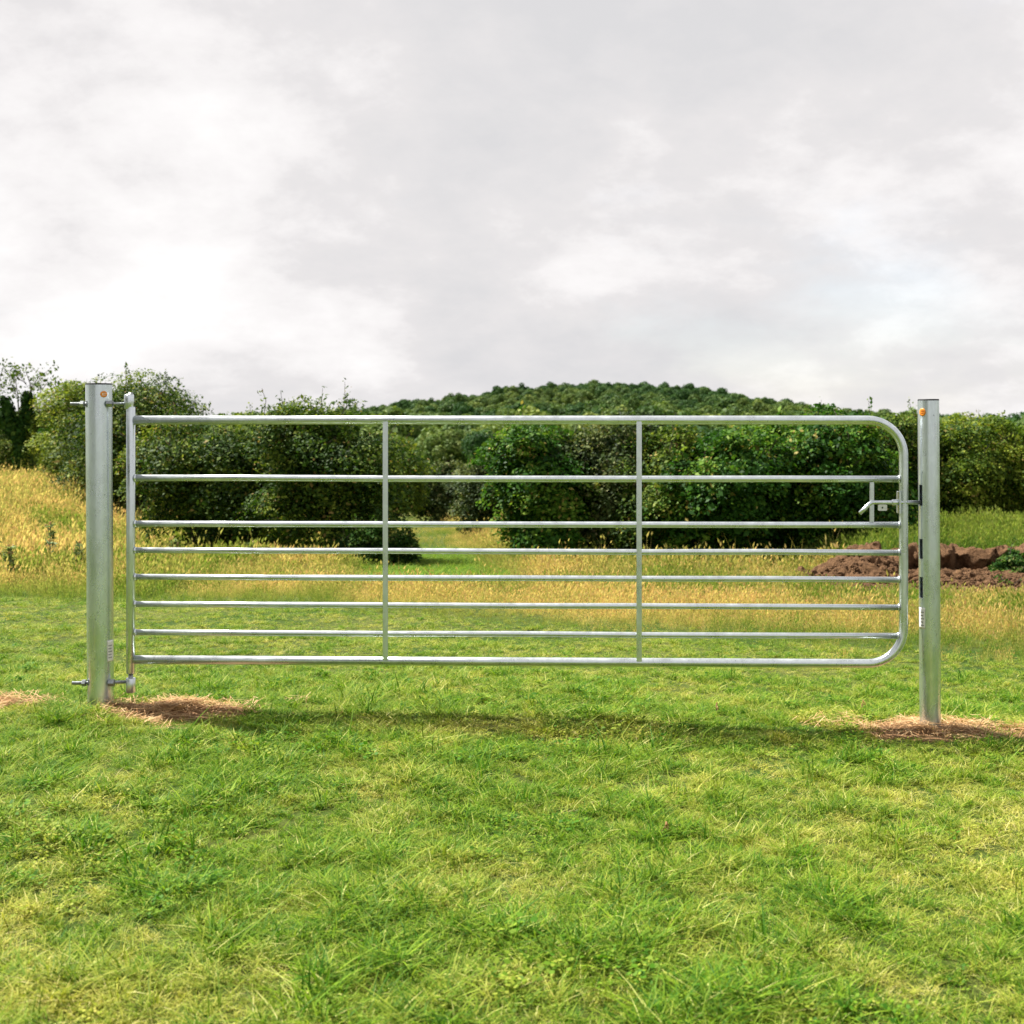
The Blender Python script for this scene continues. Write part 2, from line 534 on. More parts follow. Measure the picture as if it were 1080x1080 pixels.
def blades(name, mat, n, spread, h, w, lean, seed, tint=(0, 1), head=0.0, seg=3):
    """a tuft: n curved tapering blades; head>0 adds a seed head at the tip"""
    r = np.random.default_rng(seed)
    ang = r.uniform(0, 2 * np.pi, n); rad = spread * np.sqrt(r.uniform(0, 1, n))
    bx, by = rad * np.cos(ang), rad * np.sin(ang)
    H = h * r.uniform(0.45, 1.15, n); Wd = w * r.uniform(0.7, 1.3, n)
    la = r.uniform(0, 2 * np.pi, n); le = H * lean * r.uniform(0.2, 1.5, n)
    wa = la + np.pi / 2 + r.uniform(-0.6, 0.6, n)
    Vs, Fs, Ts = [], [], []
    tnt = np.clip(r.beta(1.6, 2.2, n) * (tint[1] - tint[0]) + tint[0], 0, 1)
    per = 2 * seg + 1
    for s in range(seg + 1):
        f = s / seg
        cx = bx + np.cos(la) * le * f ** 1.8; cy = by + np.sin(la) * le * f ** 1.8
        cz = H * (f - 0.18 * lean * f ** 2.2)
        ww = Wd * (1 - f ** 1.6) * 0.5
        if s < seg:
            Vs.append(np.stack([cx - np.cos(wa) * ww, cy - np.sin(wa) * ww, cz], -1))
            Vs.append(np.stack([cx + np.cos(wa) * ww, cy + np.sin(wa) * ww, cz], -1))
        else:
            Vs.append(np.stack([cx, cy, cz], -1))
    A = np.stack(Vs, 1).reshape(-1, 3)
    b = np.arange(n) * per
    quads = np.concatenate([np.stack([b + 2 * s, b + 2 * s + 1, b + 2 * s + 3, b + 2 * s + 2], -1) for s in range(seg - 1)]) if seg > 1 else np.zeros((0, 4), int)
    tris = np.stack([b + 2 * seg - 2, b + 2 * seg - 1, b + 2 * seg], -1)
    T = np.concatenate([np.tile(tnt, seg - 1), tnt])
    Fl = [quads, tris]
    if head > 0:
        m_ = r.uniform(0, 1, n) < 0.6
        tip = Vs[-1][m_]; k = len(tip); hl = head * r.uniform(0.6, 1.3, k)
        dx = np.cos(la[m_]) * 0.35; dy = np.sin(la[m_]) * 0.35
        base = len(A); ws = 0.007 * r.uniform(0.7, 1.5, k)
        pts = []
        for ax in (0.0, 1.57):
            c_, s_ = np.cos(wa[m_] + ax), np.sin(wa[m_] + ax)
            pts += [tip - np.stack([dx * hl * .3, dy * hl * .3, hl * .4], -1),
                    tip + np.stack([c_ * ws, s_ * ws, hl * 0.1], -1),
                    tip + np.stack([dx * hl, dy * hl, hl * .8], -1),
                    tip - np.stack([c_ * ws, s_ * ws, -hl * 0.1], -1)]
        A = np.concatenate([A, np.stack(pts, 1).reshape(-1, 3)])
        hb = base + np.arange(k) * 8
        Fl.insert(1, np.concatenate([np.stack([hb, hb + 1, hb + 2, hb + 3], -1), np.stack([hb + 4, hb + 5, hb + 6, hb + 7], -1)]))
        T = np.concatenate([T[:len(quads)], np.tile(np.clip(r.uniform(0.7, 1.0, k), 0, 1), 2), T[len(quads):]])
    me = np_mesh(name, A, Fl, T)
    me.materials.append(mat)
    return me


# soil patches around the posts: (x, y, half width, half depth, height)
PATCHES = [(-1.55, 5.97, 0.36, 0.22, 0.030), (2.03, 5.93, 0.48, 0.20, 0.020), (-2.50, 6.02, 0.32, 0.13, 0.012), (2.75, 5.95, 0.4, 0.14, 0.016)]


def patch_field(x, y):
    f = np.zeros_like(x)
    for px, py, hw, hd, _ in PATCHES:
        d = np.sqrt(((x - px) / hw) ** 2 + ((y - py) / hd) ** 2) + (fbm(x * 7, y * 7, 55) - 0.5) * 0.9
        f = np.maximum(f, 1 - sm(0.7, 1.15, d))
    return f


# boundary where the mown turf ends and hay begins
def hay_start(x):
    return np.where(x < -2.0, 11.2, np.clip(11.2 - (x + 2.0) * 0.52, 8.3, 11.2)) + (fbm(x * 0.8, x * 0 + 3.0, 91) - 0.5) * 0.8


def pts_in(y0, y1, dens, widen, seed):
    r = np.random.default_rng(seed)
    area = 0.45 * (y1 ** 2 - y0 ** 2) + 2 * widen * (y1 - y0)
    n = int(area * dens * 1.02)
    xm = 0.45 * y1 + widen
    y = np.empty(0); x = np.empty(0)
    k = int(n * (2 * xm) * (y1 - y0) / area)
    x = r.uniform(-xm, xm, k); y = r.uniform(y0, y1, k)
    ok = np.abs(x) < 0.45 * y + widen
    return x[ok], y[ok], r


# --- mown turf
turf_p = [blades('turf_tuft', TURF, 28, 0.028, 0.053, 0.0045, 1.5, 100 + k, (0.0, 1.0)) for k in range(6)] + \
         [blades('turf_tuft', TURF, 20, 0.045, 0.040, 0.0036, 2.2, 200 + k, (0.35, 1.0)) for k in range(4)] + \
         [blades('turf_tuft', TURF, 8, 0.03, 0.105, 0.0045, 1.0, 300 + k, (0.1, 0.7)) for k in range(2)]
for k in range(2):
    r = np.random.default_rng(330 + k)
    n = 22
    c = np.stack([r.normal(0, .022, n), r.normal(0, .022, n), r.uniform(.018, .045, n)], -1)
    a = r.uniform(0, 6.28, n); q = r.uniform(.004, .0085, n)
    t1 = np.stack([np.cos(a), np.sin(a), r.normal(0, .35, n)], -1) * q[:, None]; t2 = np.stack([-np.sin(a), np.cos(a), r.normal(0, .35, n)], -1) * q[:, None]
    V = np.stack([c - t1, c - t1 * .2 + t2 * .8, c + t1 * .7 + t2 * .55, c + t1, c + t1 * .7 - t2 * .55, c - t1 * .2 - t2 * .8], 1).reshape(-1, 3)
    me = np_mesh('clover', V, np.arange(n * 6).reshape(-1, 6), r.uniform(.15, .72, n)); me.materials.append(TURF)
    turf_p.append(me)
X_, Y_, D_, S_, I_ = [], [], [], [], []
for (y0, y1, dens, sd) in ((2.2, 4.0, 1500, 1), (4.0, 6.6, 1300, 2), (6.6, 9.0, 800, 3), (9.0, 12.2, 520, 4)):
    x, y, r = pts_in(y0, y1, dens, 1.4, sd)
    pf = patch_field(x, y)
    keep = (r.uniform(0, 1, len(x)) > pf * 0.90) & (y < hay_start(x) + r.normal(0, 0.25, len(x)))
    x, y = x[keep], y[keep]
    clump = np.clip((fbm(x * 6.5, y * 6.5, 21) - .5) * 1.8 + .5, 0, 1) * .7 + .3 * fbm(x * 2.2, y * 2.2, 23)
    big = fbm(x * 0.75, y * 0.75, 33)
    dry = np.clip((fbm(x * 2.1 + 9, y * 2.1, 41, 4) - 0.47) * 3.4 + (big - 0.5) * 1.3, 0, 1)
    dry = np.maximum(dry, 0.45 * sm(6.6, 8.8, y))
    dry = np.clip(dry * .75 + (fbm(x * 11, y * 8, 44, 2) - .5) * 1.5 + r.normal(0.08, 0.26, len(x)), 0, 1)
    s = (0.50 + 0.95 * clump ** 1.5) * r.uniform(0.75, 1.25, len(x)) * (1 - 0.35 * sm(6.3, 8.0, y)) * (1 - 0.25 * dry)
    ix = np.where(r.uniform(0, 1, len(x)) < 0.30 + 0.35 * dry, r.integers(6, 10, len(x)), r.integers(0, 6, len(x)))
    ix = np.where((r.uniform(0, 1, len(x)) < 0.05) & (clump > 0.5), r.integers(10, 12, len(x)), ix)
    ix = np.where(r.uniform(0, 1, len(x)) < .16 * sm(.50, .66, fbm(x * 1.9, y * 1.9, 49)), r.integers(12, 14, len(x)), ix)
    X_.append(x); Y_.append(y); D_.append(dry); S_.append(s); I_.append(ix)
r = np.random.default_rng(6)                     # short green sward on the track into the gap
y = r.uniform(13.6, 20.5, 4200); x = -0.90 - 0.09 * (y - 15) + r.uniform(-1, 1, 4200) * .95
X_.append(x); Y_.append(y); D_.append(np.clip(r.normal(.05, .12, 4200), 0, 1)); S_.append(r.uniform(1.1, 1.9, 4200)); I_.append(r.integers(0, 6, 4200))
x, y, d, s, ix = map(np.concatenate, (X_, Y_, D_, S_, I_))
o = scatter('turf_grass', turf_p, np.stack([x, y, gz(x, y) - 0.004], -1), rng.uniform(0, 6.28, len(x)), s, rng.normal(0, 0.14, (len(x), 2)), d, ix)
tag(o, 'short green and straw-flecked turf grass in front of and under the gate', 'grass')

# --- hay grass beyond the turf
hay_p = [blades('hay_tuft', TALL, 30, 0.08, 0.22, 0.0036, 0.5, 400 + k, (0, 1), head=0.03) for k in range(5)] + \
        [blades('hay_tuft', TALL, 26, 0.09, 0.13, 0.005, 0.9, 500 + k, (0, 0.8)) for k in range(3)] + \
        [blades('hay_tuft', TALL, 6, 0.09, 0.42, 0.0030, 0.35, 560 + k, (0.4, 1), head=0.045) for k in range(2)]
X_, Y_, D_, S_, I_ = [], [], [], [], []
for (y0, y1, dens, sd) in ((7.8, 13, 210, 11), (13, 19, 150, 12), (19, 32, 65, 13), (32, 60, 16, 14)):
    x, y, r = pts_in(y0, y1, dens, 2.2, sd)
    hs = hay_start(x)
    earth = sm(3.2, 3.6, x) * sm(12.7, 13.2, y) * (1 - sm(14.9, 15.2, y))
    keep = (y > hs + r.normal(0, 0.3, len(x))) & (r.uniform(0, 1, len(x)) > earth * 0.93)
    # bright green track leading into the gap
    track = np.exp(-((x - (-0.90 - 0.09 * (y - 15))) / 0.98) ** 4) * sm(12.4, 13.4, y)
    foot = sm(15.3, 16.0, y) * (1 - sm(19.5, 21, y)) * np.maximum(sm(-5.6, -5.0, x) * (1 - sm(-1.9, -1.5, x)), sm(-.3, .1, x) * (1 - sm(5.6, 6.2, x)))
    keep &= r.uniform(0, 1, len(x)) > foot * .55
    x, y, hs, track, foot = x[keep], y[keep], hs[keep], track[keep], foot[keep]
    n_ = fbm(x * 0.55, y * 0.55, 61, 4)
    dry = np.clip(0.74 + (n_ - 0.5) * 2.4 + (fbm(x * 2.3, y * 1.6, 66, 3) - .5) * 1.2 + r.normal(0, 0.22, len(x)), 0, 1)
    dry = dry * (1 - 0.75 * (1 - sm(0, 0.8, y - hs)) * (x < 0.5))
    dry = dry * (1 - .8 * foot)
    dry = np.where((y > 15.0) & (x > 4.0) & (y < 19.5), dry * 0.12, dry)          # green weeds on the bank
    dry = dry * (1 - 0.95 * track * sm(13.7, 14.6, y) * (1 - sm(19.0, 21.5, y)))
    s = r.uniform(0.7, 1.25, len(x)) * (0.55 + 0.75 * sm(0.0, 2.2, y - hs)) * (1 - 0.76 * track) * (1 - .35 * foot) * (.75 + .5 * fbm(x * 1.3, y * 1.3, 68))
    s = s * np.where((x > -3.3) & (y < 15.0), 0.62, 1.0)
    s = s * (1 - .35 * sm(3.0, 3.6, x) * (y > 12.4) * (y < 15.2))
    ix = np.where(r.uniform(0, 1, len(x)) < .07 * (track < .3) * (dry > .45), r.integers(8, 10, len(x)), r.integers(0, 8, len(x)))
    X_.append(x); Y_.append(y); D_.append(dry); S_.append(s); I_.append(ix)
x, y, d, s, ix = map(np.concatenate, (X_, Y_, D_, S_, I_))
o = scatter('hay_grass', hay_p, np.stack([x, y, gz(x, y) - 0.01], -1), rng.uniform(0, 6.28, len(x)), s, rng.normal(0, 0.10, (len(x), 2)), d, ix)
tag(o, 'tall dry golden hay grass between the mown turf and the hedge', 'grass')


# ------------------------------------------------------------------ dug soil round the posts
def soil_patch(px, py, hw, hd, hh, seed):
    n = 36
    gx, gy = np.meshgrid(np.linspace(-1.25, 1.25, n), np.linspace(-1.25, 1.25, n))
    X, Y = px + gx * hw, py + gy * hd
    d = np.sqrt(gx ** 2 + gy ** 2) + (fbm(X * 7, Y * 7, 55) - 0.5) * 0.9
    z = gz(X, Y) + hh * (1 - sm(0.2, 1.1, d)) * (0.6 + 0.8 * fbm(X * 9, Y * 9, seed)) + (fbm(X * 28, Y * 28, seed + 4) - 0.5) * 0.02
    z = z + 0.006 - 0.035 * sm(0.95, 1.15, d)
    V = np.stack([X, Y, z], -1).reshape(-1, 3)
    i0 = (np.arange(n - 1)[:, None] * n + np.arange(n - 1)[None, :]).ravel()
    o = link_mesh('soil_patch', np_mesh('soil_patch', V, np.stack([i0, i0 + 1, i0 + 1 + n, i0 + n], -1), smooth=True), PATCH)
    tag(o, kind='structure')


for k, a in enumerate(PATCHES):
    soil_patch(*a, 120 + k)

straw_p = []
for k in range(4):
    r = np.random.default_rng(700 + k)
    n = 14
    c = np.stack([r.uniform(-.05, .05, n), r.uniform(-.05, .05, n), r.uniform(0.002, 0.022, n)], -1)
    a = r.uniform(0, np.pi, n); ln = r.uniform(.015, .055, n); sl = r.normal(0, .12, n)
    dv = np.stack([np.cos(a) * ln, np.sin(a) * ln, sl * ln], -1); wv = np.stack([-np.sin(a), np.cos(a), a * 0 + .2], -1) * 0.0011
    V = np.stack([c - dv - wv, c + dv - wv, c + dv + wv, c - dv + wv], 1).reshape(-1, 3)
    me = np_mesh('straw_tuft', V, np.arange(n * 4).reshape(-1, 4), r.uniform(0, 1, n)); me.materials.append(THATCH)
    straw_p.append(me)
r = np.random.default_rng(77)
xs_, ys_ = [], []
for px, py, hw, hd, hh in PATCHES:
    k = int(hw * hd * 1900)
    xs_.append(px + r.normal(0, .55, k) * hw); ys_.append(py + r.normal(0, .55, k) * hd)
x = np.concatenate(xs_); y = np.concatenate(ys_)
zadd = np.zeros_like(x)
for (px, py, hw, hd, hh), sd in zip(PATCHES, range(4)):
    dd = np.sqrt(((x - px) / hw) ** 2 + ((y - py) / hd) ** 2) + (fbm(x * 7, y * 7, 55) - 0.5) * 0.9
    zadd = np.maximum(zadd, hh * (1 - sm(0.2, 1.1, dd)) * (0.6 + 0.8 * fbm(x * 9, y * 9, 120 + sd)))
o = scatter('straw_litter', straw_p, np.stack([x, y, gz(x, y) + zadd + 0.003], -1), r.uniform(0, 6.28, len(x)), r.uniform(.6, 1.3, len(x)), r.normal(0, .2, (len(x), 2)))
tag(o, 'dead brown straw lying on the dug soil around the gate posts', 'straw')


# ------------------------------------------------------------------ bare earth bank on the right
def earth_bank():
    nx_, prof = 300, 90
    X = np.linspace(3.15, 6.6, nx_)
    heap = np.exp(-((X - 3.95) / 0.42) ** 2)               # rounded heap at its left end
    cut = sm(4.2, 4.55, X) * (1 - sm(6.0, 6.5, X))          # cut face with a rim further right
    t = np.linspace(0, 1, prof)
    V = np.zeros((prof, nx_, 3))
    for j, u_ in enumerate(t):
        ych = 13.0 + 2.3 * u_
        zh = 0.36 * heap * np.exp(-((ych - 14.35) / 0.55) ** 2)
        # cut profile as a parametric curve
        cy = np.interp(u_, [0, .35, .5, .56, .66, .72, 1], [13.0, 14.1, 14.55, 14.72, 14.60, 14.68, 15.6])
        cz = np.interp(u_, [0, .35, .5, .56, .66, .72, 1], [-.03, .08, .07, .10, .27, .33, .28])
        Yc = ych * (1 - cut) + cy * cut
        Zc = np.maximum(zh, 0.02 * np.sin(u_ * np.pi)) * (1 - cut) + cz * cut
        fade = sm(3.15, 3.45, X) * (1 - sm(6.35, 6.6, X))
        Yc = Yc + ((fbm(X * 3.1, X * 0 + u_ * 2, 15) - 0.5) * 0.55 + (fbm(X * 9, X * 0 + u_ * 9, 16) - 0.5) * 0.22) * cut * sm(0, .3, u_)
        nz = (fbm(X * 6, Yc * 6 + u_ * 8, 31, 5) - 0.5) * 0.22 + np.abs(fbm(X * 17, u_ * 34 + X * 2, 39, 3) - .5) * -.12 + (fbm(X * 2.4, u_ * 2 + X * 0, 37) - .5) * .20 * cut * sm(.45, .7, u_)
        gnd = -0.058 - 0.05 * (Yc - 6)
        V[j, :, 0] = X + (fbm(X * 8, Yc * 8, 47) - .5) * .05
        V[j, :, 1] = Yc
        V[j, :, 2] = gnd + (Zc + nz * np.sin(np.pi * min(1, u_ * 1.02)) ** 0.5 + 0.025) * fade - 0.05 * (1 - fade) - 0.05 * (u_ < 0.01)
    i0 = (np.arange(prof - 1)[:, None] * nx_ + np.arange(nx_ - 1)[None, :]).ravel()
    return np_mesh('earth_bank', V.reshape(-1, 3), np.stack([i0, i0 + 1, i0 + 1 + nx_, i0 + nx_], -1), smooth=False)


bank = link_mesh('earth_bank', earth_bank(), EARTH)
tag(bank, kind='structure')

clod_p = []
for k in range(4):
    bm = bmesh.new(); bmesh.ops.create_icosphere(bm, subdivisions=2, radius=1)
    r = np.random.default_rng(60 + k)
    for vv in bm.verts: vv.co *= r.uniform(0.6, 1.15); vv.co.z *= 0.7
    me = bm_mesh('clod', bm, False); me.materials.append(EARTH); clod_p.append(me)
r = np.random.default_rng(8)
k = 1500
x = r.uniform(3.3, 6.3, k); y = np.where(r.uniform(0, 1, k) < .7, r.normal(13.85, .42, k), r.uniform(13.1, 14.6, k))
hz = 0.36 * np.exp(-((x - 3.95) / 0.42) ** 2) * np.exp(-((y - 14.35) / 0.55) ** 2) * (1 - sm(4.2, 4.55, x)) + np.interp(y, [13, 14.1, 14.6], [0, .08, .07]) * sm(4.2, 4.55, x)
o = scatter('soil_clods', clod_p, np.stack([x, y, -0.058 - .05 * (y - 6) + hz + .025], -1), r.uniform(0, 6.28, k), r.gamma(1.6, 0.011, k) + .006, r.normal(0, .5, (k, 2)))
tag(o, 'loose brown soil clods strewn over the bare earth bank', 'soil')


# ------------------------------------------------------------------ foliage
def leaves_mesh(name, C, Nrm, size, r, tint, mat, aspect=0.62):
    n = len(C)
    Nrm = Nrm / np.linalg.norm(Nrm, axis=1, keepdims=True)
    rv = r.normal(0, 1, (n, 3))
    T = np.cross(Nrm, rv); T /= np.linalg.norm(T, axis=1, keepdims=True)
    B = np.cross(Nrm, T)
    s = size * np.clip(r.lognormal(-.06, .36, n), .4, 2.0)[:, None]
    V = np.stack([C - T * s * .5, C + B * s * aspect * .5 + Nrm * s * .08, C + T * s * .5, C - B * s * aspect * .5 + Nrm * s * .08], 1).reshape(-1, 3)
    me = np_mesh(name, V, np.arange(n * 4).reshape(-1, 4), tint)
    me.materials.append(mat)
    return me


def make_bush(seed, w, d, h, kind, n=44000, leaf=0.048, mounds=8, shoots=34, reach=0.27, spray=(0.085, 0.17)):
    """crown of leaf faces: several mounds, each hung with flattened sprays; trunk of limbs and twigs; base at origin"""
    r = np.random.default_rng(seed)
    R3 = np.array([w * .5, d * .5, h * .5])
    MC, MR = [], []
    for k in range(mounds):
        mr = r.uniform(.19, .31) * min(w, h)
        lvl = (k + r.uniform(.2, .8)) / mounds                      # spread the mounds over the height
        z = mr * .7 + lvl ** .85 * (h - mr * 1.65)
        f = math.sqrt(max(.05, 1 - max(0, (z / h - .35) / .65) ** 2.4))
        a = r.uniform(0, 2 * np.pi); q = r.uniform(.25, 1) * f
        MC.append((math.cos(a) * max(0, R3[0] - mr) * q, math.sin(a) * max(0, R3[1] - mr) * q, z)); MR.append(mr)
    MC.append((r.normal(0, .1 * w), 0, h * .42)); MR.append(.36 * min(w, d))
    MC = np.array(MC); MR = np.array(MR)
    SPC, SPR, SPN = [], [], []
    for c, mr in zip(MC, MR):
        ns = int(15 + 10 * r.uniform())
        q = r.normal(0, 1, (ns, 3)); q[:, 2] = q[:, 2] * .8 + .25; q /= np.linalg.norm(q, axis=1, keepdims=True)
        SPC.append(c + q * (mr * r.uniform(.6, 1.28, ns))[:, None]); SPN.append(q)
        SPR.append(r.uniform(*spray, ns) * w * (.6 + .8 * mr / (.3 * w)) * .8)
    SPC = np.concatenate(SPC); SPR = np.concatenate(SPR); SPN = np.concatenate(SPN)
    SPC[:, 2] = np.minimum(np.maximum(SPC[:, 2], .10 * h * r.uniform(.3, 1.2, len(SPC))), h * .97)
    nl = len(SPC)
    pw = SPR ** 2; pw /= pw.sum()
    nf = int(n * .72)
    li = r.choice(nl, nf, p=pw)
    dv = r.normal(0, 1, (nf, 3)); dv /= np.linalg.norm(dv, axis=1, keepdims=True)
    rr = SPR[li] * r.uniform(0, 1, nf) ** .42
    off = dv * rr[:, None]
    sn = SPN[li] * .6 + np.array([0, 0, .7]); sn /= np.linalg.norm(sn, axis=1, keepdims=True)
    off -= sn * (np.sum(off * sn, 1) * .5)[:, None]                 # flatten the spray along its facing
    C1 = SPC[li] + off
    C1[:, 2] -= (rr / SPR[li]) ** 2 * SPR[li] * .22                  # tips droop
    N1 = sn + r.normal(0, .5, (nf, 3))
    lt = r.uniform(.12, .78, nl)
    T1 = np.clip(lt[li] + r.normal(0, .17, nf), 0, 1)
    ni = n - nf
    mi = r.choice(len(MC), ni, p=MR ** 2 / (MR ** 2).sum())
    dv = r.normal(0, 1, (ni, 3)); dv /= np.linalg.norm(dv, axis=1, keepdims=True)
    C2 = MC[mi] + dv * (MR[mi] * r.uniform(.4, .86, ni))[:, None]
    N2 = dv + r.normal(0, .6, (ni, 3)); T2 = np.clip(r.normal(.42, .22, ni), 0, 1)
    C = np.concatenate([C1, C2]); Nm = np.concatenate([N1, N2]); tint = np.concatenate([T1, T2])
    ok = C[:, 2] > .015
    C, Nm, tint = C[ok], Nm[ok], tint[ok]
    tint = np.where(r.uniform(0, 1, len(C)) < .012, 1.0, tint)
    TV, TF = [], []
    SC, SN, ST = [], [], []
    top = np.where(SPC[:, 2] > h * .45)[0]
    for _ in range(shoots):                                         # shoots that break the outline
        k = int(r.choice(top)); dvec = SPN[k] * .5 + np.array([r.normal(0, .35), r.normal(0, .35), r.uniform(.4, 1.2)]); dvec /= np.linalg.norm(dvec)
        st = SPC[k]; ln = SPR[k] * .7 + r.uniform(.06, reach) * r.uniform(.3, 1)
        en = st + dvec * ln + np.array([r.normal(0, .06), r.normal(0, .06), 0])
        j = int(np.argmin(np.linalg.norm(MC - st, axis=1)))
        tube(TV, TF, [MC[j], st, (st + en) / 2 + r.normal(0, .02, 3), en], [.010, .007, .005, .002], 4, cap=False)
        m_ = int(r.integers(10, 34)) if r.uniform() < .85 else 4
        f = r.uniform(.15, 1.03, m_)[:, None]
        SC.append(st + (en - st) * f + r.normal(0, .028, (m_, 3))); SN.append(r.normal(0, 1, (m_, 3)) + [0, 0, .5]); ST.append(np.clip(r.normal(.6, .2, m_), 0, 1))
    if SC:
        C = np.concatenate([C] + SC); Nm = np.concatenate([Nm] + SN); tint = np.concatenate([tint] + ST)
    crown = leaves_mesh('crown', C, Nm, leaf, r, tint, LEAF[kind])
    for e in MC:                                                    # limbs
        b0 = np.array([r.normal(0, .010), r.normal(0, .010), -0.05])
        mid = b0 * .45 + e * .55 + np.array([0, 0, .12 * h]) * r.uniform(-.3, .6)
        mid[2] = max(mid[2], .1)
        tube(TV, TF, [b0, b0 * .7 + mid * .3 + r.normal(0, .02, 3), mid, e], [.035, .028, .018, .006], 6, cap=False)
    for k in r.choice(nl, min(nl, 40), replace=False):
        e = SPC[k]; j = int(np.argmin(np.linalg.norm(MC - e, axis=1)))
        tube(TV, TF, [MC[j], (MC[j] + e) / 2 + r.normal(0, .02, 3), e], [.010, .007, .003], 4, cap=False)
    trunk = np_mesh('trunk', np.array(TV), np.array(TF), smooth=True)
    trunk.materials.append(BARK)
    return crown, trunk


def place_bush(name, label, cat, group, meshes, x, y, rz=0.0, scale=(1, 1, 1), sink=0.03):
    o = empty(name, (x, y, gzf(x, y) - sink), rz)
    o.scale = scale
    link_mesh('crown', meshes[0], parent=o)
    link_mesh('trunk', meshes[1], parent=o)
    tag(o, label, cat, group)
    return o


HG = 'bushes of the field hedge'
# name, label, x, y, width, depth, height, leaf kind, seed, options
BUSHES = [
    ('hawthorn_bush', 'tallest hawthorn bush, rising behind the left gate post', -6.95, 24.0, 3.54, 2.3, 3.07, 'hawthorn', 1, dict(n=64000, mounds=11)),
    ('leafy_bush', 'yellow-green bush between the ivy stems and the left gate post', -10.10, 30.5, 3.24, 2.2, 2.42, 'yellow', 2, dict(leaf=.06)),
    ('leafy_bush', 'yellow-green bush showing on both sides of the left gate post top', -8.55, 26.5, 2.6, 2.0, 2.55, 'yellow', 21, dict(leaf=.055)),
    ('hawthorn_bush', 'dark hawthorn bush seen through the gate just right of its hinge side', -4.48, 18.5, 2.99, 1.90, 2.15, 'hawthorn', 3, dict(n=52000)),
    ('leafy_bush', 'lighter green bush in the middle of the left gate bay', -3.50, 19.1, 2.37, 1.80, 2.30, 'yellow', 4, {}),
    ('hawthorn_bush', 'dense bush at the left edge of the gap, behind the left gate upright', -2.40, 17.3, 2.48, 1.90, 2.28, 'hawthorn', 5, dict(n=52000)),
    ('bramble_bush', 'low dark bramble spilling into the left side of the gap', -1.95, 16.6, 1.5, 1.0, 0.60, 'dark', 6, dict(n=16000, mounds=5, shoots=16)),
    ('hawthorn_bush', 'slim bush in the distance directly right of the left gate upright', -3.15, 34.0, 2.07, 1.7, 2.37, 'yellow', 7, dict(n=26000, leaf=.07)),
    ('hawthorn_bush', 'small round olive bush standing beyond the tan grass in the gap', -1.98, 36.0, 2.56, 1.9, 1.80, 'olive', 8, dict(n=30000, leaf=.07)),
    ('hawthorn_bush', 'brownish-green bush at the right side of the gap', -0.30, 24.6, 1.76, 1.7, 1.91, 'olive', 9, dict(n=36000, leaf=.055)),
    ('leafy_bush', 'bright green bush right of the gap in the central gate bay', 0.46, 18.1, 1.95, 1.70, 2.05, 'bright', 10, dict(leaf=.058)),
    ('willow_bush', 'grey-olive bush behind the right half of the central gate bay', 1.34, 18.4, 2.24, 1.70, 2.15, 'olive', 11, dict(n=50000)),
    ('hawthorn_bush', 'dark olive bush directly behind the right gate upright', 2.02, 17.7, 1.86, 1.50, 1.93, 'hawthorn', 12, {}),
    ('leafy_bush', 'bright green bush right of the right gate upright', 2.77, 17.2, 2.16, 1.60, 1.89, 'bright', 13, dict(leaf=.058)),
    ('leafy_bush', 'green bush with yellowish tips in the middle of the right gate bay', 3.72, 17.8, 2.24, 1.70, 2.03, 'bright', 14, dict(leaf=.058)),
    ('leafy_bush', 'green bush behind the gate latch', 4.70, 17.4, 2.23, 1.60, 1.91, 'bright', 15, dict(leaf=.058)),
    ('hawthorn_bush', 'yellow-topped bush behind the gap between gate and right post', 6.20, 20.3, 2.32, 1.8, 1.90, 'hawthorn', 16, {}),
    ('hawthorn_bush', 'dense dark-sided bush immediately right of the right gate post', 7.35, 20.0, 2.44, 1.8, 1.87, 'yellow', 17, dict(n=50000)),
    ('hawthorn_bush', 'bush at the right edge of the picture above the green bank', 8.70, 20.5, 2.68, 1.9, 1.95, 'yellow', 18, dict(n=50000)),
    ('bramble_bush', 'small dark green clump at the right end of the bare earth bank', 5.62, 14.3, 0.85, 0.6, 0.42, 'dark', 19, dict(n=7000, mounds=4, shoots=8, leaf=.045)),
    ('bramble_bush', 'tiny green plant on the soil below the dark clump at right', 5.17, 13.35, 0.30, 0.25, 0.16, 'dark', 20, dict(n=900, mounds=3, shoots=3, leaf=.045)),
]
for nm, lab, x, y, w, d_, h, kd, seed, opt in BUSHES:
    ms = make_bush(seed * 7 + 1, w, d_, h, kd, **opt)
    place_bush(nm, lab, 'bush', HG if h > 1 else None, ms, x, y)
# bushes that continue the hedge outside the frame and low scrub closing the hedge foot
fill = make_bush(901, 2.5, 1.8, 2.1, 'hawthorn', n=46000)
for k, (x, y, s, lab) in enumerate([(10.6, 21.0, 1.0, 'hedge bush beyond the right edge of the picture'),
                                    (-12.9, 33.0, 0.80, 'dark bush at the far left behind the golden mound'),
                                    (-15.2, 35.0, 1.0, 'bush at the left edge of the picture behind the ivy stems')]):
    place_bush('hawthorn_bush', lab, 'bush', HG, fill, x, y, rz=k * 1.9, scale=(s, s, s * (1.0 if k else .88)))


